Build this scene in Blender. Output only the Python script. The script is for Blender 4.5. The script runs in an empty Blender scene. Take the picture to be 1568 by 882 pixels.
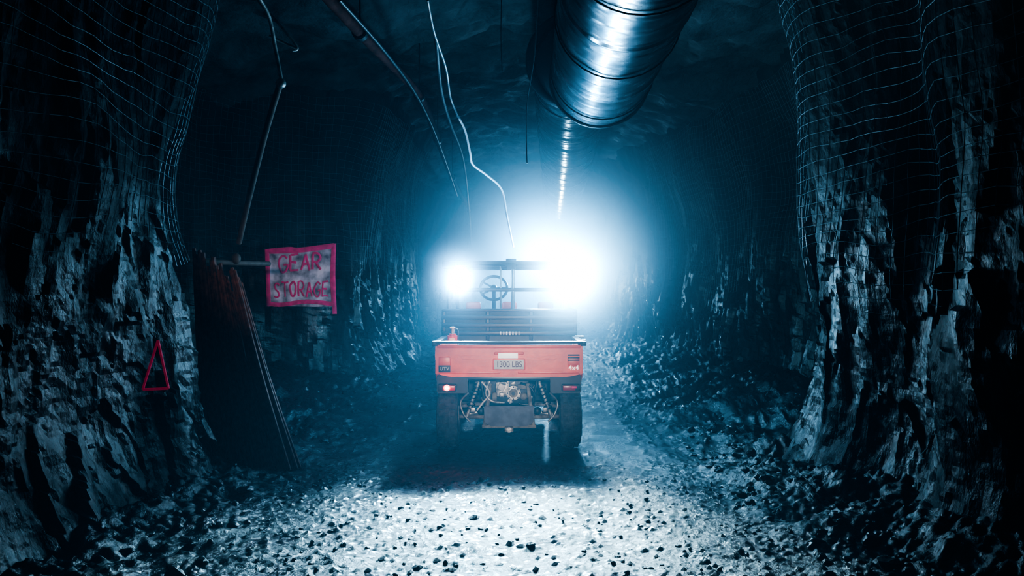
import bpy, bmesh, math, random
from mathutils import Vector, noise, Matrix
random.seed(7)
S=bpy.context.scene
COL=S.collection
# ------------------------------------------------------------ helpers
def mat(name,base=(.5,.5,.5),rough=.5,metal=0,emit=None,es=0,noise_amt=0,nscale=20,bump=0,bscale=60,rr=None,spec=.5):
    m=bpy.data.materials.new(name); m.use_nodes=True
    nt=m.node_tree; b=nt.nodes['Principled BSDF']
    b.inputs['Base Color'].default_value=(*base,1); b.inputs['Roughness'].default_value=rough
    b.inputs['Metallic'].default_value=metal; b.inputs['Specular IOR Level'].default_value=spec
    if emit: 
        b.inputs['Emission Color'].default_value=(*emit,1); b.inputs['Emission Strength'].default_value=es
    tc=nt.nodes.new('ShaderNodeTexCoord')
    if noise_amt or rr:
        n=nt.nodes.new('ShaderNodeTexNoise'); n.inputs['Scale'].default_value=nscale; n.inputs['Detail'].default_value=6
        nt.links.new(tc.outputs['Object'],n.inputs['Vector'])
        if noise_amt:
            r=nt.nodes.new('ShaderNodeValToRGB'); r.color_ramp.elements[0].position=.35; r.color_ramp.elements[1].position=.65
            r.color_ramp.elements[0].color=(*[c*(1-noise_amt) for c in base],1)
            r.color_ramp.elements[1].color=(*[min(1,c*(1+noise_amt*.5)) for c in base],1)
            nt.links.new(n.outputs['Fac'],r.inputs['Fac']); nt.links.new(r.outputs['Color'],b.inputs['Base Color'])
        if rr:
            mr=nt.nodes.new('ShaderNodeMapRange'); mr.inputs['From Min'].default_value=.35; mr.inputs['From Max'].default_value=.65
            mr.inputs['To Min'].default_value=rr[0]; mr.inputs['To Max'].default_value=rr[1]
            nt.links.new(n.outputs['Fac'],mr.inputs['Value']); nt.links.new(mr.outputs['Result'],b.inputs['Roughness'])
    if bump:
        n2=nt.nodes.new('ShaderNodeTexNoise'); n2.inputs['Scale'].default_value=bscale; n2.inputs['Detail'].default_value=8
        nt.links.new(tc.outputs['Object'],n2.inputs['Vector'])
        bp=nt.nodes.new('ShaderNodeBump'); bp.inputs['Strength'].default_value=bump; bp.inputs['Distance'].default_value=.02
        nt.links.new(n2.outputs['Fac'],bp.inputs['Height']); nt.links.new(bp.outputs['Normal'],b.inputs['Normal'])
    return m
def rockmat(name,base,scale=(1,1,1),rr=(.18,.6),bump=.7,dist=.04,bscale=9,dark=.4,dry=False,spec=.5,rs=2.3):
    m=bpy.data.materials.new(name); m.use_nodes=True; nt=m.node_tree; b=nt.nodes['Principled BSDF']
    L=nt.links.new; tc=nt.nodes.new('ShaderNodeTexCoord'); mp=nt.nodes.new('ShaderNodeMapping')
    mp.inputs['Scale'].default_value=scale; L(tc.outputs['Object'],mp.inputs['Vector'])
    n=nt.nodes.new('ShaderNodeTexNoise'); n.inputs['Scale'].default_value=1.7; n.inputs['Detail'].default_value=9; n.inputs['Roughness'].default_value=.62
    L(mp.outputs[0],n.inputs['Vector'])
    r=nt.nodes.new('ShaderNodeValToRGB'); r.color_ramp.elements[0].position=.36; r.color_ramp.elements[1].position=.66
    r.color_ramp.elements[0].color=(*[c*dark for c in base],1); r.color_ramp.elements[1].color=(*[c*1.5 for c in base],1)
    L(n.outputs['Fac'],r.inputs['Fac']); L(r.outputs[0],b.inputs['Base Color'])
    n3=nt.nodes.new('ShaderNodeTexNoise'); n3.inputs['Scale'].default_value=rs; n3.inputs['Detail'].default_value=5
    L(mp.outputs[0],n3.inputs['Vector'])
    mr=nt.nodes.new('ShaderNodeMapRange'); mr.inputs['From Min'].default_value=.38; mr.inputs['From Max'].default_value=.62
    mr.inputs['To Min'].default_value=rr[0]; mr.inputs['To Max'].default_value=rr[1]
    L(n3.outputs['Fac'],mr.inputs['Value'])
    b.inputs['Specular IOR Level'].default_value=spec
    if dry:   # seepage wets the lower rock in patches; the upper rock is dry and matte
        sp=nt.nodes.new('ShaderNodeSeparateXYZ'); L(tc.outputs['Object'],sp.inputs[0])
        m2=nt.nodes.new('ShaderNodeMapRange'); m2.inputs['From Min'].default_value=1.4; m2.inputs['From Max'].default_value=2.8
        m2.inputs['To Min'].default_value=0; m2.inputs['To Max'].default_value=.45
        L(sp.outputs['Z'],m2.inputs['Value'])
        ad=nt.nodes.new('ShaderNodeMath'); ad.operation='ADD'; ad.use_clamp=True
        L(mr.outputs[0],ad.inputs[0]); L(m2.outputs[0],ad.inputs[1]); L(ad.outputs[0],b.inputs['Roughness'])
        m3=nt.nodes.new('ShaderNodeMapRange'); m3.inputs['From Min'].default_value=1.4; m3.inputs['From Max'].default_value=3.2
        m3.inputs['To Min'].default_value=1; m3.inputs['To Max'].default_value=.15
        L(sp.outputs['Z'],m3.inputs['Value'])
        n5=nt.nodes.new('ShaderNodeTexNoise'); n5.inputs['Scale'].default_value=1.1; n5.inputs['Detail'].default_value=4
        mp5=nt.nodes.new('ShaderNodeMapping'); mp5.inputs['Scale'].default_value=(1.6,1.6,.55); L(tc.outputs['Object'],mp5.inputs['Vector']); L(mp5.outputs[0],n5.inputs['Vector'])
        m5=nt.nodes.new('ShaderNodeMapRange'); m5.inputs['From Min'].default_value=.42; m5.inputs['From Max'].default_value=.60
        m5.inputs['To Min'].default_value=.08; m5.inputs['To Max'].default_value=spec
        L(n5.outputs['Fac'],m5.inputs['Value'])
        mu=nt.nodes.new('ShaderNodeMath'); mu.operation='MULTIPLY'; L(m3.outputs[0],mu.inputs[0]); L(m5.outputs[0],mu.inputs[1]); L(mu.outputs[0],b.inputs['Specular IOR Level'])
    else: L(mr.outputs[0],b.inputs['Roughness'])
    n2=nt.nodes.new('ShaderNodeTexNoise'); n2.inputs['Scale'].default_value=bscale; n2.inputs['Detail'].default_value=10; n2.inputs['Roughness'].default_value=.6
    L(mp.outputs[0],n2.inputs['Vector'])
    bp=nt.nodes.new('ShaderNodeBump'); bp.inputs['Strength'].default_value=bump; bp.inputs['Distance'].default_value=dist
    L(n2.outputs['Fac'],bp.inputs['Height']); L(bp.outputs[0],b.inputs['Normal'])
    return m
def obj_from(name,verts,faces,m=None,parent=None,smooth=False):
    me=bpy.data.meshes.new(name); me.from_pydata(verts,[],faces); me.update()
    if smooth:
        for p in me.polygons: p.use_smooth=True
    o=bpy.data.objects.new(name,me); COL.objects.link(o)
    if m: me.materials.append(m)
    if parent: o.parent=parent
    return o
class MB:
    """mesh builder: collects many shaped primitives in one mesh"""
    def __init__(s): s.v=[]; s.f=[]; s.mi=[]; s.mats=[]
    def mid(s,m):
        if m not in s.mats: s.mats.append(m)
        return s.mats.index(m)
    def add(s,vs,fs,m):
        o=len(s.v); s.v+= [tuple(v) for v in vs]; i=s.mid(m)
        for f in fs: s.f.append([a+o for a in f]); s.mi.append(i)
    def bm(s,b,m,M=None):
        if M: bmesh.ops.transform(b,matrix=M,verts=b.verts)
        b.verts.index_update()
        s.add([v.co[:] for v in b.verts],[[v.index for v in f.verts] for f in b.faces],m); b.free()
    def box(s,c,d,m,bev=.01,rot=None,seg=2):
        b=bmesh.new(); bmesh.ops.create_cube(b,size=1); bmesh.ops.scale(b,vec=d,verts=b.verts)
        if bev: bmesh.ops.bevel(b,geom=list(b.edges),offset=min(bev,min(d)*.45),segments=seg,affect='EDGES',profile=.6)
        M=Matrix.Translation(c)
        if rot: M=M@Matrix.Rotation(rot[0],4,'X')@Matrix.Rotation(rot[1],4,'Y')@Matrix.Rotation(rot[2],4,'Z')
        s.bm(b,m,M)
    def cyl(s,a,b_,r,m,r2=None,seg=24,bev=0):
        a=Vector(a); b_=Vector(b_); d=b_-a; r2=r if r2 is None else r2
        b=bmesh.new(); bmesh.ops.create_cone(b,cap_ends=True,segments=seg,radius1=r,radius2=r2,depth=d.length)
        if bev:
            es=[e for e in b.edges if abs(e.verts[0].co.z-e.verts[1].co.z)<1e-5]
            bmesh.ops.bevel(b,geom=es,offset=bev,segments=2,affect='EDGES')
        M=Matrix.Translation((a+b_)/2)@d.to_track_quat('Z','Y').to_matrix().to_4x4()
        s.bm(b,m,M)
    def sph(s,c,r,m,sc=(1,1,1)):
        b=bmesh.new(); bmesh.ops.create_uvsphere(b,u_segments=24,v_segments=14,radius=r)
        s.bm(b,m,Matrix.Translation(c)@Matrix.Diagonal((*sc,1)))
    def tube(s,pts,r,m,seg=10,closed=False,sub=6):
        P=[Vector(p) for p in pts]
        if sub>1 and len(P)>2:
            Q=[]; n=len(P)
            rng=range(n) if closed else range(n-1)
            for i in rng:
                p1=P[i]; p2=P[(i+1)%n]
                p0=P[(i-1)%n] if (closed or i>0) else p1
                p3=P[(i+2)%n] if (closed or i<n-2) else p2
                for k in range(sub):
                    t=k/sub
                    Q.append(.5*((2*p1)+(p2-p0)*t+(2*p0-5*p1+4*p2-p3)*t*t+(3*p1-p0-3*p2+p3)*t**3))
            if not closed: Q.append(P[-1])
            P=Q
        vs=[];fs=[];n=len(P); up=None
        for i,p in enumerate(P):
            t=(P[(i+1)%n]-P[i-1]) if closed else (P[min(i+1,n-1)]-P[max(i-1,0)])
            t.normalize()
            if up is None:
                up=Vector((0,0,1)) if abs(t.z)<.9 else Vector((1,0,0))
            x=t.cross(up)
            if x.length<1e-4: x=t.cross(Vector((1,0,0)))
            x.normalize(); up=x.cross(t).normalized()
            rr=r[i*(len(r)-1)//max(1,n-1)] if isinstance(r,(list,tuple)) else r
            for k in range(seg):
                a=2*math.pi*k/seg; vs.append(p+x*math.cos(a)*rr+up*math.sin(a)*rr)
        m_=n if closed else n-1
        for i in range(m_):
            j=(i+1)%n
            for k in range(seg):
                k2=(k+1)%seg; fs.append([i*seg+k,i*seg+k2,j*seg+k2,j*seg+k])
        if not closed: fs.append(list(range(seg))[::-1]); fs.append([(n-1)*seg+k for k in range(seg)])
        s.add(vs,fs,m)
    def prism(s,poly,y0,y1,m,bev=.006):
        b=bmesh.new(); n=len(poly)
        a=[b.verts.new((x,y0,z)) for x,z in poly]; c=[b.verts.new((x,y1,z)) for x,z in poly]
        b.faces.new(a); b.faces.new(c[::-1])
        for i in range(n): b.faces.new([a[i],c[i],c[(i+1)%n],a[(i+1)%n]])
        bmesh.ops.recalc_face_normals(b,faces=b.faces)
        if bev: bmesh.ops.bevel(b,geom=list(b.edges),offset=bev,segments=2,affect='EDGES')
        s.bm(b,m)
    def sideprism(s,poly,x0,x1,m,bev=.01):
        b=bmesh.new(); n=len(poly)
        a=[b.verts.new((x0,y,z)) for y,z in poly]; c=[b.verts.new((x1,y,z)) for y,z in poly]
        b.faces.new(a); b.faces.new(c[::-1])
        for i in range(n): b.faces.new([a[i],c[i],c[(i+1)%n],a[(i+1)%n]])
        bmesh.ops.recalc_face_normals(b,faces=b.faces)
        if bev: bmesh.ops.bevel(b,geom=list(b.edges),offset=bev,segments=2,affect='EDGES')
        s.bm(b,m)
    def lathe(s,prof,c,m,seg=48,axis='X'):
        vs=[];fs=[];n=len(prof)
        for k in range(seg):
            a=2*math.pi*k/seg
            for u,r in prof:
                if axis=='X': vs.append((c[0]+u,c[1]+r*math.cos(a),c[2]+r*math.sin(a)))
                elif axis=='Z': vs.append((c[0]+r*math.cos(a),c[1]+r*math.sin(a),c[2]+u))
                else: vs.append((c[0]+r*math.cos(a),c[1]+u,c[2]+r*math.sin(a)))
        for k in range(seg):
            k2=(k+1)%seg
            for i in range(n-1): fs.append([k*n+i,k2*n+i,k2*n+i+1,k*n+i+1])
        s.add(vs,fs,m)
    def done(s,name,parent=None,smooth=True):
        me=bpy.data.meshes.new(name); me.from_pydata(s.v,[],s.f); me.update()
        for m in s.mats: me.materials.append(m)
        for p,i in zip(me.polygons,s.mi): p.material_index=i; p.use_smooth=smooth
        if smooth:
            try: me.set_sharp_from_angle(angle=math.radians(38))
            except Exception: pass
        o=bpy.data.objects.new(name,me); COL.objects.link(o)
        if parent: o.parent=parent
        return o
def text(name,body,size,loc,m,parent=None,ext=.001,rot=(math.pi/2,0,0),off=0,sx=1):
    c=bpy.data.curves.new(name,'FONT'); c.body=body; c.size=size; c.align_x='CENTER'; c.align_y='CENTER'; c.extrude=ext; c.offset=off
    o=bpy.data.objects.new(name,c); COL.objects.link(o); o.location=loc; o.rotation_euler=rot; o.scale=(sx,1,1)
    c.materials.append(m)
    if parent: o.parent=parent
    return o
def empty(name,loc=(0,0,0)):
    e=bpy.data.objects.new(name,None); COL.objects.link(e); e.location=loc; return e
def light(name,kind,loc,energy,color,size=.05,parent=None,target=None,angle=None,blend=.5):
    l=bpy.data.lights.new(name,kind); l.energy=energy; l.color=color
    if kind in('POINT','SPOT'): l.shadow_soft_size=size
    if kind=='SPOT': l.spot_size=angle; l.spot_blend=blend
    if kind=='AREA': l.size=size
    o=bpy.data.objects.new(name,l); COL.objects.link(o); o.location=loc
    if parent: o.parent=parent
    if target is not None: o.rotation_euler=(Vector(target)-Vector(loc)).to_track_quat('-Z','Y').to_euler()
    return o
# ------------------------------------------------------------ materials
M_wall=rockmat('wet_rock',(.014,.0155,.017),(1.6,1.6,.8),rr=(.16,.42),bump=.7,dist=.04,bscale=8,dry=True,spec=.95)
M_ceil=rockmat('ceiling_rock',(.035,.039,.042),(1,1,1),rr=(.55,.9),bump=.9,dist=.08,bscale=4,spec=.28)
M_floor=rockmat('wet_gravel',(.005,.0055,.0065),(1,1,1),rr=(.14,.36),bump=.9,dist=.018,bscale=30,spec=.8)
M_rub=rockmat('rubble_rock',(.014,.014,.015),(1,1,1),rr=(.25,.55),bump=.8,dist=.02,bscale=12)
M_wire=mat('galvanized_wire',(.26,.30,.33),.5,.4)
M_duct=mat('galvanized_duct',(.19,.25,.29),.26,.95,noise_amt=.35,nscale=5,rr=(.18,.30),bump=.12,bscale=9)
M_band=mat('duct_band',(.03,.033,.036),.5,.6)
M_pipe=mat('rusty_pipe',(.06,.022,.018),.8,0,noise_amt=.5,nscale=12,spec=.1)
M_hose=mat('grey_hose',(.16,.18,.20),.3)
M_hose2=mat('hose_brightened',(.7,.75,.8),.3)  # lighter copy of the hose, brightness put into the colour
M_cable=mat('dark_cable',(.03,.03,.033),.45)
M_orange=mat('orange_paint',(1,.085,.008),.36,noise_amt=.2,nscale=8,bump=.05)
M_black=mat('black_plastic',(.016,.016,.018),.5,noise_amt=.3,nscale=20)
M_tube=mat('black_steel',(.015,.015,.017),.35,.2)
M_tyre=mat('tyre_rubber',(.06,.057,.055),.85,noise_amt=.5,nscale=15,bump=.3)
M_steel=mat('dirty_steel',(.40,.38,.36),.45,.6,noise_amt=.6,nscale=14,bump=.2)
M_mud=mat('muddy_frame',(.22,.18,.13),.8,noise_amt=.5,nscale=14,bump=.3)
M_plate=mat('skid_plate',(.085,.085,.11),.55,.2,noise_amt=.4,nscale=12)
M_white=mat('white_sticker_glow',(1,1,1),.4,emit=(1,1,1),es=.25)  # slight emission added to keep it bright; not a lamp
M_grey=mat('grey_label',(.62,.6,.58),.5,noise_amt=.15)
M_dtext=mat('label_print',(.12,.03,.03),.5)
M_redon=mat('tail_lamp_lit',(.8,.02,.01),.3,emit=(1,.03,.015),es=6)
M_redcore=mat('tail_lamp_core',(1,.6,.5),.3,emit=(1,.35,.22),es=14)
M_redoff=mat('tail_lamp_off',(.35,.012,.015),.25)
M_ext=mat('extinguisher_red',(.6,.02,.025),.3)
M_seat=mat('red_seat',(.25,.03,.03),.6)
M_lens=mat('lamp_lens',(1,1,1),.3,emit=(.6,.85,1),es=110)
M_lens2=mat('lamp_lens_small',(1,1,1),.3,emit=(.6,.85,1),es=110)
M_rod=mat('rusty_rod',(.13,.036,.018),.7,noise_amt=.7,nscale=18,bump=.2)
M_pink=mat('pink_spray_paint',(1,.03,.20),.6,noise_amt=.35,nscale=9)
M_pinkglow=mat('pink_paint_glow',(1,.03,.16),.6,emit=(1,.02,.12),es=.12)  # small emission added so the paint mark shows where unlit
M_board=mat('whitewashed_board',(.58,.46,.52),.7,noise_amt=.75,nscale=5)
M_wood=mat('timber',(.07,.045,.032),.8,noise_amt=.4,nscale=14)
# ------------------------------------------------------------ walls
def crom(P,step_fn):
    out=[]; n=len(P)
    for i in range(n-1):
        p1=Vector(P[i]); p2=Vector(P[i+1]); p0=Vector(P[max(0,i-1)]); p3=Vector(P[min(n-1,i+2)])
        L=(p2-p1).length; k=max(1,int(L/step_fn((p1.y+p2.y)/2)))
        for j in range(k):
            t=j/k
            out.append(.5*((2*p1)+(p2-p0)*t+(2*p0-5*p1+4*p2-p3)*t*t+(3*p1-p0-3*p2+p3)*t**3))
    out.append(Vector(P[-1])); return out
LP=[(-2.9,-3),(-2.95,0),(-3.0,3),(-2.95,4.6),(-2.8,6.0),(-2.85,6.8),(-3.4,7.4),(-4.9,8.4),(-5.3,10.5),(-5.0,12.4),(-4.3,13.3),(-3.4,13.75),(-2.85,14.2),(-2.6,16),(-2.45,19.4),(-2.9,21.5),(-3.3,25),(-2.6,30),(-1.5,36),(-.5,43)]
RP=[(3.0,-3),(3.1,0),(3.15,3),(3.15,4.2),(2.95,5.0),(3.2,5.8),(2.98,6.5),(2.85,7.3),(3.3,8.3),(4.2,9.4),(4.5,12),(4.1,15),(3.7,18),(3.2,21.5),(3.1,25),(4.0,30),(5.5,36),(7,43)]
def facet(q):
    """broken-rock facets: each cell is a tilted plane"""
    d,pts=noise.voronoi(q,distance_metric='DISTANCE',exponent=2.5)
    c=Vector(pts[0]); g=noise.cell_vector(c*13.7)
    g2=noise.cell_vector(c*29.3+Vector((7,3,1)))
    return (q-c).dot(Vector((g.x-.5,g.y-.5,g.z-.5)))*1.7+(g2.x-.5)*.35
def disp(p,seed,det=True):
    q=Vector((p.x,p.y,p.z*.8))+Vector((seed,0,0))
    big=noise.noise(q*.75)*.26
    if not det: return big,0
    low=max(0,min(1,(3.2-p.z)/1.8))
    w=q+Vector((noise.noise(q*3),noise.noise(q*3+Vector((9,0,0))),noise.noise(q*3+Vector((0,9,0)))))*.06
    f1=facet(Vector((w.x*2.6,w.y*2.6,w.z*1.1)))*.10
    f2=facet(Vector((w.x*7,w.y*7,w.z*3.0)))*.042
    st=noise.noise(Vector((q.x*3.4,q.y*3.4,q.z*.9)))
    f3=noise.noise(q*17); f4=noise.noise(q*9)
    return big,(f1+f2)*(.4+.6*low)+(1-abs(st)*2)*.05+f3*.014+f4*.014
def wprof(z): return .8*(.9*max(0,(z-2.8)/3.0)**2.2+.35*max(0,(.9-z))**2)
def wall(name,path,side,seed,H=6.0):
    stepf=lambda y: .030 if 2.5<y<9.5 else (.08 if y<24 else .16)
    P=crom(path,stepf); n=len(P)
    zs=[];z=-.3
    while z<H: zs.append(z); z+=.034 if z<4.4 else .12
    zs.append(H); vs=[];fs=[]
    nrm=[]
    for i in range(n):
        t=P[min(i+1,n-1)]-P[max(i-1,0)]; t.normalize()
        nn=Vector((t.y,-t.x)) if side<0 else Vector((-t.y,t.x)); nrm.append(nn)
    for i in range(n):
        for z in zs:
            b3=Vector((P[i].x,P[i].y,z)); bg,sm=disp(b3,seed)
            d=wprof(z)+bg+sm
            p=P[i]+nrm[i]*d; vs.append((p.x,p.y,z))
    m=len(zs)
    for i in range(n-1):
        for j in range(m-1):
            f=[i*m+j,(i+1)*m+j,(i+1)*m+j+1,i*m+j+1]; fs.append(f if side>0 else f[::-1])
    return obj_from(name,vs,fs,M_wall,smooth=False)
WL=wall('wall_left',LP,-1,3.1); WR=wall('wall_right',RP,1,17.7)
def wiremesh(name,path,side,seed,y0,y1,z0,z1,parent,step=.11,th=.0055):
    P=[p for p in crom(path,lambda y:step)]; n=len(P); vs=[];fs=[];idx={}
    zs=[z0+step*k for k in range(int((z1-z0)/step)+1)]
    for i in range(n):
        if not(y0<=P[i].y<=y1): continue
        t=P[min(i+1,n-1)]-P[max(i-1,0)]; t.normalize()
        nn=Vector((t.y,-t.x)) if side<0 else Vector((-t.y,t.x))
        for j,z in enumerate(zs):
            b3=Vector((P[i].x,P[i].y,z)); bg,sm=disp(b3,seed,False)
            d=wprof(z)+bg+.15+.05*noise.noise(b3*1.3)
            p=P[i]+nn*d; idx[(i,j)]=len(vs); vs.append((p.x+.012*noise.noise(b3*4),p.y,z+.09*noise.noise(b3*1.6)+.02*noise.noise(b3*5)))
    for (i,j) in list(idx):
        k=[(i,j),(i+1,j),(i+1,j+1),(i,j+1)]
        zb=1.9+.9*noise.noise(Vector((P[i].x,P[i].y*1.2,seed)))
        if all(q in idx for q in k) and zs[j]>zb: fs.append([idx[q] for q in k])
    o=obj_from(name,vs,fs,M_wire,parent)
    w=o.modifiers.new('w','WIREFRAME'); w.thickness=th; w.use_even_offset=False
    return o
wiremesh('wire_mesh_l',LP,-1,3.1,2.5,9,.6,4.9,WL,th=.0055); wiremesh('wire_mesh_r',RP,1,17.7,2.5,9,.6,4.9,WR,th=.0075)
wiremesh('wire_mesh_l2',LP,-1,3.1,9,19,.6,4.9,WL,th=.003); wiremesh('wire_mesh_r2',RP,1,17.7,9,19,.6,4.9,WR,th=.003)
# ceiling
def grid(name,x0,x1,nx,ys,fn,m,flip=False):
    vs=[];fs=[];
    for y in ys:
        for i in range(nx+1):
            x=x0+(x1-x0)*i/nx; vs.append((x,y,fn(x,y)))
    w=nx+1
    for j in range(len(ys)-1):
        for i in range(nx):
            f=[j*w+i,j*w+i+1,(j+1)*w+i+1,(j+1)*w+i]; fs.append(f[::-1] if flip else f)
    return obj_from(name,vs,fs,m,smooth=True)
def yl(segs):
    out=[]
    for a,b,s in segs:
        k=int((b-a)/s); out+=[a+(b-a)*i/k for i in range(k)]
    out.append(segs[-1][1]); return out
def ceilz(x,y):
    q=Vector((x,y,9)); return 5.38-.030*(x-.3)**2+.35*noise.noise(q*.6)+.14*noise.noise(q*1.9)+.07*noise.noise(q*6)
grid('ceiling',-7,8.5,150,yl([(-3,6,.3),(6,20,.09),(20,44,.2)]),ceilz,M_ceil,True)
def floorz(x,y):
    q=Vector((x,y,0))
    e=max(0,abs(x+.05)-1.75)
    bank=.16*min(e,2.2)**1.1
    rough=min(1,.12+e*1.0)
    z=bank+rough*(.12*noise.noise(q*1.6)+.08*noise.noise(q*4.1)+.06*abs(noise.noise(q*9))+.035*noise.noise(q*15)+.022*noise.noise(q*25))
    z+=.010*noise.noise(q*1.1)+.005*noise.noise(q*7)+.006*noise.noise(q*17)
    v=noise.noise(q*27); z+=.016*max(0,v-.14)*2.2
    for rx in(-.75,.72): z-=.014*math.exp(-((x-rx)/.2)**2)
    if 7.5<y<12 and abs(x)<1.3: z=min(z,.0)
    return z
grid('floor',-6.5,6.5,560,yl([(-3,2.8,.25),(2.8,7.6,.017),(7.6,12,.06),(12,24,.12),(24,44,.3)]),floorz,M_floor)
def endwall(name,y):
    vs=[];fs=[];nx,nz=60,30
    for j in range(nz+1):
        for i in range(nx+1):
            x=-6+16*i/nx; z=-.3+6.3*j/nz; vs.append((x,y+.5*noise.noise(Vector((x,z,y))*.7)+.12*noise.noise(Vector((x,z,y))*3),z))
    for j in range(nz):
        for i in range(nx): a=j*(nx+1)+i; fs.append([a,a+1,a+nx+2,a+nx+1])
    return obj_from(name,vs,fs,M_wall,smooth=True)
endwall('wall_far',42.5)
# rubble
mb=MB()
def rock(c,r):
    b=bmesh.new(); bmesh.ops.create_icosphere(b,subdivisions=2,radius=r)
    sd=Vector((random.uniform(0,99),)*3); sc=Vector((random.uniform(.7,1.3),random.uniform(.7,1.3),random.uniform(.45,.9)))
    for v in b.verts:
        k=1+.45*noise.noise(v.co/r*.9+sd)+.15*noise.noise(v.co/r*2.2+sd)
        v.co=Vector((v.co.x*sc.x,v.co.y*sc.y,v.co.z*sc.z))*k
    M=Matrix.Translation(c)@Matrix.Rotation(random.uniform(0,6),4,'Z'); mb.bm(b,M_rub,M)
for k in range(420):
    y=random.uniform(3,9) if k<300 else random.uniform(9,22)
    s=1 if random.random()<.62 else -1; x=s*random.uniform(1.8,2.5)
    if s<0 and 7<y<8.3: continue
    r=random.uniform(.012,.04)*(1.0 if random.random()<.9 else 1.7)
    rock((x,y,floorz(x,y)+r*.1),r)
for k in range(420):
    x=random.uniform(-1.8,1.8); y=random.uniform(3.6,7.0); r=random.uniform(.006,.02); rock((x,y,floorz(x,y)+r*.2),r)
rock((.12,5.15,.02),.035)
mb.done('rubble_rocks',smooth=False)
# ------------------------------------------------------------ vent duct
ROOT=empty('ventilation_duct',(0,0,0))
def duct(name,a,b,r):
    a=Vector(a);b=Vector(b);d=b-a;L=d.length;d.normalize()
    x=d.cross(Vector((0,0,1))).normalized();u=x.cross(d)
    vs=[];fs=[];seg=72;n=int(L/.03)
    mbb=MB()
    for i in range(n+1):
        s=L*i/n
        for k in range(seg):
            an=2*math.pi*k/seg
            ph=(s/.30-k/seg)%1.0
            rr=r+ (.006 if ph<.09 else 0)+.008*noise.noise(Vector((math.cos(an)*1.3,math.sin(an)*1.3,s*1.2+a.x*7)))
            if (s%1.6)<.06: rr+=.012
            p=a+d*s+(x*math.cos(an)+u*math.sin(an))*rr; vs.append(p)
    for i in range(n):
        for k in range(seg):
            k2=(k+1)%seg; fs.append([i*seg+k,(i+1)*seg+k,(i+1)*seg+k2,i*seg+k2])
    mbb.add(vs,fs,M_duct)
    for s in (0,L):
        ring=[a+d*s+(x*math.cos(2*math.pi*k/32)+u*math.sin(2*math.pi*k/32))*(r+.01) for k in range(32)]
        mbb.tube(ring,.022,M_band,closed=True,sub=1,seg=8)
    s=.8
    while s<L:
        c=a+d*s
        ring=[c+(x*math.cos(2*math.pi*k/32)+u*math.sin(2*math.pi*k/32))*(r+.018) for k in range(32)]
        mbb.tube(ring,.008,M_band,closed=True,sub=1,seg=6)
        mbb.cyl(c+Vector((0,0,r)),(c.x,c.y,ceilz(c.x,c.y)),.008,M_band,seg=8)
        s+=1.6
    return mbb.done(name,ROOT)
duct('duct_near',(.80,1.5,4.18),(1.0,9.1,4.08),.55)
duct('duct_far',(.77,9.6,4.42),(1.78,29,4.25),.52)
mb=MB(); mb.cyl((.99,9.0,4.10),(.80,9.75,4.40),.46,M_band,r2=.53,seg=48)
c0=Vector((.77,9.62,4.42)); ring=[c0+Vector((math.cos(k*math.pi/24),0,math.sin(k*math.pi/24)))*.56 for k in range(48)]
mb.tube(ring,.05,M_band,closed=True,sub=1); mb.done('duct_joint',ROOT)
# ------------------------------------------------------------ pipes, cables
def px(x,y,Y): return ((x-784)/1219*Y,Y,1.68-(y-441)/1219*Y)
R=empty('water_pipe'); mb=MB()
P=[(-2.1,4.2,4.55),(-1.9,7,4.55),(-1.68,8.8,4.5),(-1.36,11.7,4.5),(-1.4,15,4.47),(-1.5,20,4.45),(-1.5,28,4.4)]
mb.tube(P,.06,M_pipe,seg=14)
for i,p in enumerate(P[1:]):
    mb.cyl((p[0],p[1]-.06,p[2]),(p[0],p[1]+.06,p[2]),.085,M_band,seg=20,bev=.01)
    mb.cyl((p[0],p[1],p[2]+.05),(p[0],p[1],ceilz(p[0],p[1])),.01,M_band,seg=8)
mb.done('pipe_run',R)
R=empty('air_hose'); mb=MB()
mb.tube([px(655,0,7),px(665,50,7.5),px(683,105,8.3),px(690,150,8.8),px(703,182,9)],.012,M_hose,seg=10)
mb.tube([px(700,176,9),px(712,200,9.1),px(720,235,9.2),px(724,252,9.3),px(745,268,9.5),px(768,290,9.8),px(776,330,10.1),px(786,378,10.5)],.013,M_hose2,seg=10)  # far length coloured brighter so the haze does not swallow it
mb.done('hose_run',R)
R=empty('power_cable'); mb=MB()
mb.tube([px(668,60,8),px(676,140,9.5),px(690,190,10.6),px(708,240,12.5),px(716,300,15.5),px(722,375,22)],.02,M_cable)
mb.tube([px(520,0,7.5),px(590,80,8.8),px(640,150,11),px(672,220,14),px(700,300,20)],.02,M_cable)
mb.done('cable_run',R)
R=empty('hanging_wire'); mb=MB()
mb.tube([px(825,-20,8.2),px(819,80,8.2),px(808,150,8.2),px(806,200,8.2),px(807,250,8.2)],.006,M_hose2)
mb.tube([px(768,-10,9),px(767,60,9),px(769,110,9)],.005,M_cable)
mb.done('wire_strands',R)
R=empty('pipe_bracket'); mb=MB()
mb.tube([px(378,-30,7),px(410,20,7.3),px(422,75,7.5),px(432,128,7.6)],.018,M_steel,seg=10)
mb.tube([px(385,-10,7.4),px(430,40,7.5),px(455,72,7.6),px(448,78,7.6)],.012,M_steel)
mb.cyl(px(412,55,7.5),px(455,75,7.6),.013,M_steel,seg=10)
mb.tube([px(430,125,7.6),px(405,210,7.9),px(380,310,8.3),px(366,372,8.6)],.03,M_wood,seg=12)
mb.sph(px(430,128,7.6),.05,M_steel)
mb.done('bracket_parts',R)
R=empty('timber_rail'); mb=MB()
mb.tube([px(282,398,8.4),px(345,402,8.7),px(412,404,9.4)],.03,M_wood,seg=10,sub=4)
mb.sph(px(362,396,8.8),.05,M_wood,(1,1,1.2))
mb.done('rail_parts',R)
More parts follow.
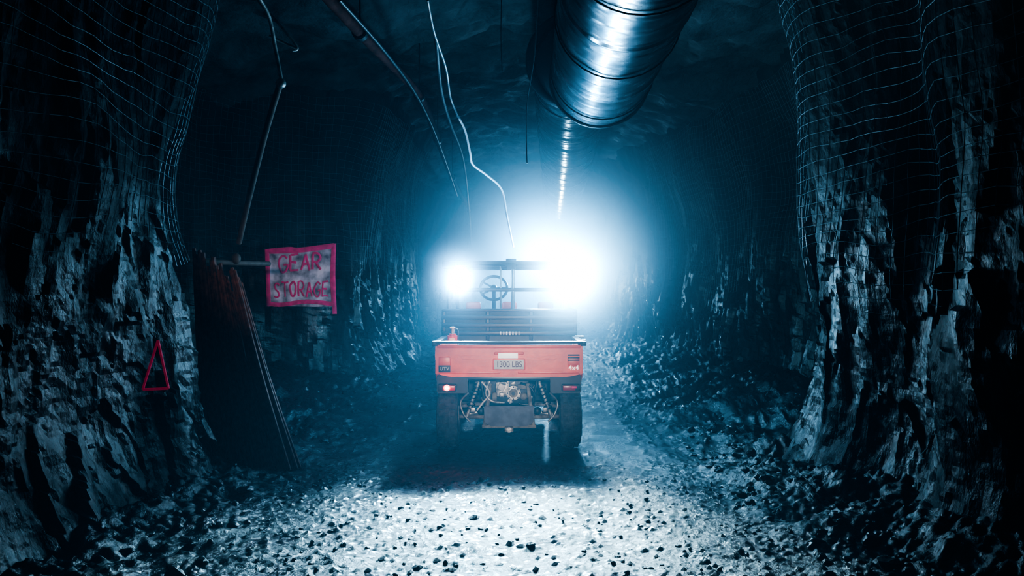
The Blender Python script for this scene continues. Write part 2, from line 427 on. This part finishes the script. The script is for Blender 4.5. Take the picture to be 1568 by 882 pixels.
# ------------------------------------------------------------ bundle of long rods leaning in the recess
mb=MB()
for row in range(2):
    N=24
    for k in range(N):
        u=(k+.5*row)/N+random.uniform(-.01,.01)
        top=Vector((-3.18+.46*u, 7.95+.05*row+random.uniform(-.02,.02), 2.05-.30*u+random.uniform(-.20,.08)))
        bot=Vector((-2.80+.86*u, 7.25+.06*row+random.uniform(-.04,.04), .02))
        mid=(top+bot)/2+Vector((random.uniform(-.01,.01),-.02,-.03))
        mb.tube([top,mid,bot],.020,M_rod,seg=8,sub=4)
mb.done('steel_rod_bundle')
# ------------------------------------------------------------ sign
R=empty('gear_storage_sign',(-3.42,12.9,1.88)); R.rotation_euler=(0,0,math.radians(-4))
mb=MB()
mb.prism([(-.53,-.49),(.54,-.51),(.55,.50),(.02,.45),(-.55,.42)],0,.03,M_board,.004)
def stroke(pts,w=.03,y=-.004,sub=4):
    m2=MB(); m2.tube([(x,0,z) for x,z in pts],w,M_pink,seg=8,sub=sub)
    mb.add([(a,y+b*.15,c) for a,b,c in m2.v],m2.f,M_pink)
stroke([(-.55,.40),(-.2,.43),(0,.42),(.55,.49)],.036);stroke([(.55,.52),(.535,0),(.56,-.62)],.036)
stroke([(.54,-.46),(.1,-.42),(-.3,-.47),(-.52,-.46)],.034);stroke([(-.53,-.50),(-.545,0),(-.56,.43)],.036)
stroke([(-.52,.37),(0,.39),(.5,.45)],.016); stroke([(.52,.44),(.50,0),(.52,-.44)],.014)
G={'G':[[(1,.85),(.6,1),(.15,.8),(0,.4),(.3,.02),(.8,.05),(1,.42),(.6,.42)]],
'E':[[(.95,1),(.4,.98),(.05,.95)],[(.05,.95),(.02,.5),(.05,0)],[(.05,0),(.5,.02),(.95,.03)],[(.05,.5),(.7,.52)]],
'A':[[(0,0),(.25,.5),(.5,1)],[(.5,1),(.75,.5),(1,0)],[(.2,.38),(.8,.40)]],
'R':[[(.05,0),(.03,.5),(.05,1)],[(.05,1),(.6,1),(.9,.78),(.6,.52),(.08,.48)],[(.35,.5),(.65,.25),(1,0)]],
'S':[[(.95,.85),(.55,1),(.12,.82),(.3,.58),(.75,.42),(.88,.18),(.5,0),(.05,.12)]],
'T':[[(0,.97),(.5,.98),(1,1)],[(.5,.98),(.48,.5),(.5,0)]],
'O':[[(.5,1),(.1,.8),(.02,.4),(.4,0),(.85,.15),(1,.6),(.75,.95),(.5,1)]]}
def word(w,x0,x1,z0,h,wd,tilt=0):
    n=len(w); cw=(x1-x0)/n
    for i,ch in enumerate(w):
        jz=random.uniform(-.018,.018)
        for st in G[ch]: stroke([(x0+cw*(i+.1+.76*a)+random.uniform(-.007,.007), z0+jz+tilt*i+h*b+random.uniform(-.010,.010)) for a,b in st],wd*random.uniform(.8,1.25),-.006,4)
word('GEAR',-.38,.36,.06,.26,.018,.01)
word('STORAGE',-.46,.48,-.36,.24,.014,.004)
mb.done('painted_board',R)
mb=MB()
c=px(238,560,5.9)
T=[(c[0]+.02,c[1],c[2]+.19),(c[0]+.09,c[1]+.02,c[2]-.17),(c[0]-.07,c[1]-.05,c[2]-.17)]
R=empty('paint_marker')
for i in range(3): mb.tube([T[i],T[(i+1)%3]],.010,M_pinkglow,seg=8,sub=1)
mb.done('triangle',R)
# ------------------------------------------------------------ utility vehicle
U=empty('utility_vehicle',(-.03,8.1,0))
mb=MB()
mb.prism([(-.75,1.10),(.75,1.10),(.755,.97),(.72,.80),(.60,.775),(-.60,.775),(-.72,.80),(-.755,.97)],0,.055,M_orange,.012)
mb.box((0,-.006,1.085),(1.46,.03,.035),M_orange,.01)
for s in(-1,1):
    P=[(s*.17,.99),(s*.56,1.005),(s*.48,.865),(s*.20,.835)]
    if s>0: P=P[::-1]
    mb.prism(P,-.022,.01,M_orange,.008)
    P=[(s*.21,.965),(s*.50,.975),(s*.445,.885),(s*.23,.865)]
    if s>0: P=P[::-1]
    mb.prism(P,-.045,.0,M_orange,.016)
    mb.box((s*.655,-.008,.93),(.12,.03,.10),M_orange,.012)
    mb.box((s*.40,-.004,.82),(.62,.02,.022),M_orange,.008)
mb.box((0,-.012,.905),(.33,.03,.12),M_orange,.01)
mb.box((0,-.018,1.018),(.30,.03,.03),M_orange,.01)
mb.done('tailgate',U)
mb=MB()
mb.box((0,-.034,.905),(.30,.008,.095),M_grey,.002)
mb.box((-.01,-.036,.995),(.20,.008,.055),M_white,.002)
for k in range(3): mb.box((.655,-.026,1.00-.026*k),(.12,.006,.014),M_black,.002)
mb.box((-.655,-.026,.86),(.12,.006,.07),M_black,.002)
mb.done('tailgate_labels',U)
text('load_label','1300 LBS',.085,(0,-.040,.905),M_dtext,U,.001,off=.001,sx=.82)
text('drive_badge','4x4',.07,(.655,-.026,.87),M_white,U,.001,off=.001)
text('name_badge','UTV',.05,(-.655,-.031,.86),M_grey,U,.001)
mb=MB()
for s in(-1,1):
    mb.sideprism([(.05,.80),(.05,1.09),(1.02,1.12),(1.02,.80),(.78,.76),(.62,.70),(.2,.70)],s*.755,s*.715,M_orange,.008)
    mb.box((s*.74,.53,1.115),(.07,1.0,.04),M_black,.012)
    mb.box((s*.755,.03,1.115),(.06,.10,.05),M_black,.01)
mb.box((0,.53,.80),(1.42,.98,.03),M_black,.005)
for k in range(9): mb.box((-.6+.15*k,.53,.822),(.05,.9,.02),M_black,.006)
mb.box((0,.0,1.128),(1.5,.05,.026),M_black,.01)
mb.done('cargo_bed',U)
mb=MB()
mb.box((0,1.0,.98),(1.50,.03,.32),M_black,.008)
for z,h in((1.425,.035),(1.345,.05),(1.255,.05),(1.165,.05)):
    mb.box((0,.97,z),(1.54,.035,h),M_tube,.014)
for s in(-1,-.33,.33,1): mb.box((s*.75,.985,1.26),(.045,.03,.36),M_tube,.01)
mb.box((0,1.005,1.27),(1.5,.012,.33),M_black,.003)
for k in range(7): mb.box((-.10+.035*k,.955,1.165),(.018,.01,.04),M_steel,.002)
mb.done('headboard',U)
mb=MB()
for s in(-1,1):
    x=s*.70
    mb.tube([(x,1.06,.75),(x,1.07,1.3),(x*.98,1.09,1.80),(x*.97,1.14,1.93),(x*.97,1.35,1.955),(x*.96,1.9,1.96),(x*.96,2.15,1.93),(x*.99,2.4,1.6),(x,2.75,1.12)],.025,M_tube,seg=12)
    mb.tube([(x,1.06,1.45),(x,1.6,1.30),(x,2.2,1.15)],.018,M_tube)
for z,y in((1.93,1.13),(1.66,1.08),(1.42,1.07)): mb.cyl((-.69,y,z),(.69,y,z),.022,M_tube,seg=12)
mb.cyl((-.67,2.12,1.93),(.67,2.12,1.93),.022,M_tube,seg=12)
mb.cyl((.04,1.09,1.93),(.04,1.08,1.35),.022,M_tube,seg=12)
mb.cyl((-.10,1.09,1.93),(-.10,1.08,1.35),.012,M_tube,seg=12)
mb.cyl((-.68,2.62,1.22),(.68,2.62,1.22),.025,M_tube,seg=12)
mb.prism([(-.72,1.955),(-.68,1.99),(.68,1.99),(.72,1.955)],1.02,2.2,M_black,.006)
mb.box((-.69,1.08,1.945),(.16,.1,.09),M_black,.02); mb.box((.02,1.02,1.925),(.10,.06,.07),M_tube,.015)
mb.box((.02,1.01,2.0),(.12,.06,.03),M_black,.01)
mb.done('roll_cage',U)
mb=MB()
for s in(-.42,.0,.42):
    mb.box((s,1.42,.88),(.36,.48,.12),M_seat,.05,seg=4)
    mb.box((s,1.22,1.14),(.34,.12,.50),M_seat,.05,rot=(math.radians(8),0,0),seg=4)
    mb.box((s,1.19,1.47),(.18,.09,.10),M_seat,.04,seg=4)
mb.box((0,2.3,1.08),(1.3,.25,.28),M_black,.06,seg=4)
ring=[(-.20+.17*math.cos(2*math.pi*k/24),1.98+.07*math.sin(2*math.pi*k/24),1.68+.15*math.sin(2*math.pi*k/24)) for k in range(24)]
mb.tube(ring,.018,M_tube,closed=True,sub=1)
mb.cyl((-.20,1.98,1.68),(-.20,2.25,1.2),.025,M_tube); mb.sph((-.20,1.98,1.68),.045,M_tube)
for a in(0,2.6,math.pi+.55): mb.cyl((-.20,1.98,1.68),(-.20+.17*math.cos(a),1.98+.07*math.sin(a),1.68+.15*math.sin(a)),.012,M_tube)
mb.done('cab_interior',U)
mb=MB()
for s in(-1,1):
    mb.sideprism([(1.05,.55),(1.05,.82),(1.25,.72),(1.95,.60),(2.0,1.0),(2.3,1.18),(3.0,1.02),(3.05,.8),(2.85,.72),(2.65,.78),(2.35,.78),(2.1,.55),(1.95,.34),(1.1,.34)],s*.74,s*.70,M_orange,.01)
mb.sideprism([(2.2,1.15),(2.5,1.22),(3.0,1.05),(3.12,.85),(3.1,.5),(2.2,.5)],-.45,.45,M_orange,.03)
mb.box((0,3.1,.6),(1.2,.08,.3),M_black,.03)
mb.box((0,1.5,.36),(1.35,1.1,.06),M_black,.02)
mb.box((0,1.12,.62),(1.3,.08,.5),M_black,.02)
mb.box((0,2.2,.33),(.9,1.4,.08),M_black,.02)
mb.box((0,3.0,.34),(1.0,.06,.30),M_black,.02)
for s in(-1,1):
    mb.sideprism([(.03,.60),(.03,.79),(1.05,.79),(1.05,.66),(.72,.70),(.35,.72),(.12,.62)],s*.74,s*.42,M_black,.012)
mb.done('body_panels',U)
def wheel(name,x,y):
    mb=MB(); r=.31; w=.115
    prof=[(-w*.7,.17),(-w*.95,.19),(-w,.235),(-w*.92,.275),(-w*.62,.298),(0,.303),(w*.62,.298),(w*.92,.275),(w,.235),(w*.95,.19),(w*.7,.17)]
    mb.lathe(prof,(x,y,r),M_tyre,56)
    mb.lathe([(-w*.7,.17),(-w*.6,.15),(-w*.2,.13),(-w*.1,.03),(-w*.1,.0)],(x,y,r),M_steel,40)
    mb.lathe([(w*.7,.17),(w*.6,.15),(w*.4,.13),(w*.35,.03),(w*.35,.0)],(x,y,r),M_steel,40)
    N=26
    for k in range(N):
        a=2*math.pi*k/N
        for sx,off in((-.062,0),(0.0,.5),(.062,0)):
            aa=a+off*2*math.pi/N
            c=(x+sx,y+.301*math.cos(aa),r+.301*math.sin(aa))
            mb.box(c,(.048,.045,.02),M_tyre,.004,rot=(aa-math.pi/2,0,0),seg=1)
    mb.cyl((x-.06,y,r),(x+.06,y,r),.05,M_steel,seg=20)
    return mb.done(name,U)
wheel('rear_wheel_left',-.64,.36);wheel('rear_wheel_right',.64,.36);wheel('front_wheel_left',-.64,2.5);wheel('front_wheel_right',.64,2.5)
mb=MB()
for s,m in((-1,M_redon),(1,M_redoff)):
    mb.box((s*.63,.02,.665),(.19,.06,.075),M_black,.015)
    mb.box((s*.61,-.012,.665),(.13,.03,.05),M_redoff,.01)
mb.cyl((-.63,-.026,.668),(-.63,-.034,.668),.032,M_redon,seg=20); mb.cyl((-.63,-.03,.668),(-.63,-.038,.668),.017,M_redcore,seg=16)
mb.box((.66,-.03,.675),(.05,.01,.02),M_pink,.003)
mb.done('tail_lamps',U)
mb=MB()
mb.box((0,.10,.75),(1.3,.06,.05),M_tube,.012)
mb.box((0,.12,.255),(.56,.06,.035),M_mud,.01)
mb.prism([(-.26,.47),(.26,.47),(.25,.30),(.18,.262),(-.18,.262),(-.25,.30)],.06,.085,M_plate,.008)
mb.box((0,.09,.232),(.09,.12,.05),M_mud,.01); mb.cyl((0,.02,.232),(0,.10,.232),.028,M_steel)
for s in(-1,1):
    mb.cyl((s*.19,.09,.70),(s*.25,.11,.27),.02,M_mud)
    mb.cyl((s*.30,.12,.78),(s*.24,.12,.45),.018,M_tube)
    mb.tube([(s*.22,.16,.34),(s*.38,.25,.33),(s*.54,.34,.32)],.02,M_mud); mb.tube([(s*.22,.45,.34),(s*.54,.38,.32)],.02,M_mud)
    mb.tube([(s*.24,.2,.47),(s*.40,.28,.45),(s*.54,.35,.42)],.018,M_steel)
    mb.cyl((s*.12,.36,.40),(s*.56,.36,.32),.022,M_steel)
    mb.sph((s*.30,.36,.375),.045,M_black); mb.sph((s*.50,.36,.33),.045,M_black)
    mb.box((s*.55,.34,.36),(.05,.08,.16),M_mud,.015)
    a=Vector((s*.44,.20,.34)); b=Vector((s*.30,.18,.74)); mb.cyl(a,b,.018,M_steel)
    d=(b-a); n=d.normalized(); xx=n.cross(Vector((0,1,0))).normalized(); yy=n.cross(xx)
    pts=[a+d*(.2+.65*t/90)+(xx*math.cos(t*.5)+yy*math.sin(t*.5))*.038 for t in range(91)]
    mb.tube(pts,.007,M_tube,sub=1,seg=6)
    mb.box((s*.37,.08,.43),(.05,.04,.05),M_steel,.01); mb.tube([(s*.42,.1,.6),(s*.5,.15,.5),(s*.47,.12,.38),(s*.4,.12,.30)],.01,M_steel)
mb.box((0,.38,.60),(.42,.36,.26),M_black,.03)
mb.box((-.07,.20,.63),(.15,.12,.16),M_steel,.03)
mb.cyl((.045,.12,.595),(.045,.26,.595),.075,M_steel,seg=28,bev=.012)
mb.cyl((.045,.10,.595),(.045,.13,.595),.045,M_mud,seg=24,bev=.006)
mb.cyl((.045,.085,.595),(.045,.11,.595),.02,M_black,seg=16)
for k in range(8):
    a=k*math.pi/4; mb.cyl((.045+.062*math.cos(a),.105,.595+.062*math.sin(a)),(.045+.062*math.cos(a),.13,.595+.062*math.sin(a)),.008,M_black,seg=8)
mb.box((-.08,.11,.66),(.07,.05,.07),M_grey,.015,rot=(0,.4,0)); mb.box((-.075,.10,.58),(.05,.05,.05),M_steel,.012)
mb.sph((.15,.14,.56),.04,M_mud); mb.box((.13,.13,.66),(.09,.05,.05),M_mud,.012); mb.box((-.15,.14,.55),(.05,.05,.10),M_mud,.012)
mb.cyl((-.30,.30,.66),(-.30,.52,.66),.065,M_mud,seg=24,bev=.015)
mb.tube([(.12,.12,.70),(.22,.08,.66),(.27,.08,.55),(.22,.1,.48),(.1,.1,.49)],.012,M_tube)
mb.tube([(-.2,.1,.72),(-.24,.08,.6),(-.18,.08,.52),(-.05,.1,.50)],.014,M_steel)
mb.tube([(-.28,.06,.72),(-.2,.08,.60),(-.27,.09,.50),(-.33,.1,.42)],.009,M_grey)
for k in range(22):
    x=random.uniform(-.28,.28); z=random.uniform(.5,.72); mb.box((x,random.uniform(.14,.2),z),(random.uniform(.02,.06),.03,random.uniform(.02,.05)),random.choice((M_steel,M_mud,M_black)),.006,rot=(0,random.uniform(-.6,.6),0))
mb.done('drivetrain',U)
mb=MB()
mb.cyl((-.60,.35,.83),(-.60,.35,1.195),.055,M_ext,seg=28,bev=.018); mb.cyl((-.60,.35,1.19),(-.60,.35,1.25),.02,M_steel)
mb.box((-.60,.33,1.26),(.05,.07,.018),M_grey,.005); mb.tube([(-.58,.33,1.25),(-.54,.3,1.22),(-.54,.3,1.0)],.008,M_black)
mb.box((-.60,.293,1.13),(.06,.005,.05),M_grey,.001)
mb.cyl((.76,.25,1.13),(.80,.25,1.13),.015,M_steel); mb.cyl((.84,.9,1.13),(.74,.9,1.13),.015,M_steel)
mb.done('fire_extinguisher',U)
def pod(name,x,z,r,m,y=.94):
    mb=MB()
    mb.cyl((x,y,z),(x,y+.09,z),r*1.06,M_black,r2=r*.8,seg=32,bev=.006)
    mb.lathe([(0,0),(-.004,r*.5),(0,r*.98)],(x,y-.004,z),m,32,'Y')
    mb.box((x,y+.12,z),(.04,.10,.04),M_tube,.005)
    return mb.done(name,U)
pod('work_lamp_a',-.56,1.80,.12,M_lens2)
pod('work_lamp_b',.68,1.84,.22,M_lens)
mb=MB()
for s in(-1,1): mb.cyl((s*.45,3.12,.85),(s*.45,3.16,.85),.07,M_lens2,seg=24)
mb.done('headlamps',U)
CB=(.36,.72,1.0); CW=(.22,.58,1.0)
light('work_light_left','POINT',(-.56,.84,1.81),105,CW,.08,U)
light('work_light_right','POINT',(.68,.80,1.84),330,CW,.12,U)
light('work_spot_left','SPOT',(-.56,.90,1.81),2000,CB,.06,U,target=(-.6,-3.6,0),angle=math.radians(54),blend=1)
light('work_spot_right','SPOT',(.68,.88,1.84),2400,CB,.09,U,target=(.2,-3.6,0),angle=math.radians(54),blend=1)
light('headlight_beam_l','SPOT',(-.45,3.22,.9),160,CB,.06,U,target=(-.6,14,2.6),angle=math.radians(120))
light('headlight_beam_r','SPOT',(.45,3.22,.9),160,CB,.06,U,target=(.8,14,2.6),angle=math.radians(120))
light('haze_fill_light','POINT',(.45,2.6,2.08),600,(.22,.60,1.0),.08,U)  # added light inside the haze for the halo; no lamp there
light('far_flood_light','POINT',(1.2,26,2.4),560,(.3,.65,1.0),.15)
light('tail_glow','POINT',(-.63,-.10,.668),.5,(1,.05,.02),.02,U)
light('following_headlamp','SPOT',(.25,-.4,2.0),1800,(1,.86,.74),.10,target=(-.05,8.1,.88),angle=math.radians(16),blend=1)
light('sign_fill_spot','SPOT',(-.5,-.4,2.0),1300,(1,.9,.92),.10,target=(-3.45,12.9,1.88),angle=math.radians(11),blend=1)  # added fill aimed only at the sign; no such vehicle lamp
# ------------------------------------------------------------ haze
w=bpy.data.worlds.new('mine_haze'); S.world=w; w.use_nodes=True; nt=w.node_tree
nt.nodes['Background'].inputs['Color'].default_value=(.01,.02,.03,1); nt.nodes['Background'].inputs['Strength'].default_value=.0
v=nt.nodes.new('ShaderNodeVolumeScatter'); v.inputs['Color'].default_value=(.36,.70,1,1); v.inputs['Density'].default_value=.011; v.inputs['Anisotropy'].default_value=.4
nt.links.new(v.outputs[0],nt.nodes['World Output'].inputs['Volume'])
HZ=empty('halo_haze_group',(0,0,0))
def halo_haze(name,c,rad,dens,power,col=(.48,.77,1)):  # scatter ball with density falloff, shaped for the lamp glow
    b=bmesh.new(); bmesh.ops.create_icosphere(b,subdivisions=4,radius=1)
    me=bpy.data.meshes.new(name); b.to_mesh(me); b.free()
    o=bpy.data.objects.new(name,me); COL.objects.link(o); o.location=c; o.scale=rad; o.parent=HZ
    m=bpy.data.materials.new(name); m.use_nodes=True; nt=m.node_tree; nt.nodes.clear(); L=nt.links.new
    out=nt.nodes.new('ShaderNodeOutputMaterial'); sc=nt.nodes.new('ShaderNodeVolumeScatter'); tc=nt.nodes.new('ShaderNodeTexCoord')
    ln=nt.nodes.new('ShaderNodeVectorMath'); ln.operation='LENGTH'; L(tc.outputs['Object'],ln.inputs[0])
    s1=nt.nodes.new('ShaderNodeMath'); s1.operation='SUBTRACT'; s1.use_clamp=True; s1.inputs[0].default_value=1; L(ln.outputs['Value'],s1.inputs[1])
    pw=nt.nodes.new('ShaderNodeMath'); pw.operation='POWER'; L(s1.outputs[0],pw.inputs[0]); pw.inputs[1].default_value=power
    ml=nt.nodes.new('ShaderNodeMath'); ml.operation='MULTIPLY'; L(pw.outputs[0],ml.inputs[0]); ml.inputs[1].default_value=dens
    L(ml.outputs[0],sc.inputs['Density']); sc.inputs['Color'].default_value=(*col,1); sc.inputs['Anisotropy'].default_value=.4
    L(sc.outputs[0],out.inputs['Volume']); me.materials.append(m); return o
halo_haze('cab_halo_haze',(.65,11.5,2.35),(3.5,2.3,2.6),1.6,2.1)  # haze shaped to spread the halo and silhouette the cab
halo_haze('right_lamp_bloom',(.70,8.86,1.86),(1.4,.62,1.3),3.0,2.7)  # dense scatter added around the lamp to imitate bloom
halo_haze('left_lamp_bloom',(-.59,8.90,1.82),(.7,.4,.62),2.2,2.8)  # smaller added scatter, stands in for this lamp's bloom
# ------------------------------------------------------------ camera
c=bpy.data.cameras.new('cam'); c.sensor_width=36; c.lens=28; c.clip_end=200
co=bpy.data.objects.new('camera',c); COL.objects.link(co); co.location=(0,0,1.68); co.rotation_euler=(math.pi/2,0,0); S.camera=co
try: S.view_settings.view_transform='AgX'; S.view_settings.look='AgX - Very High Contrast'
except Exception as e: print(e)
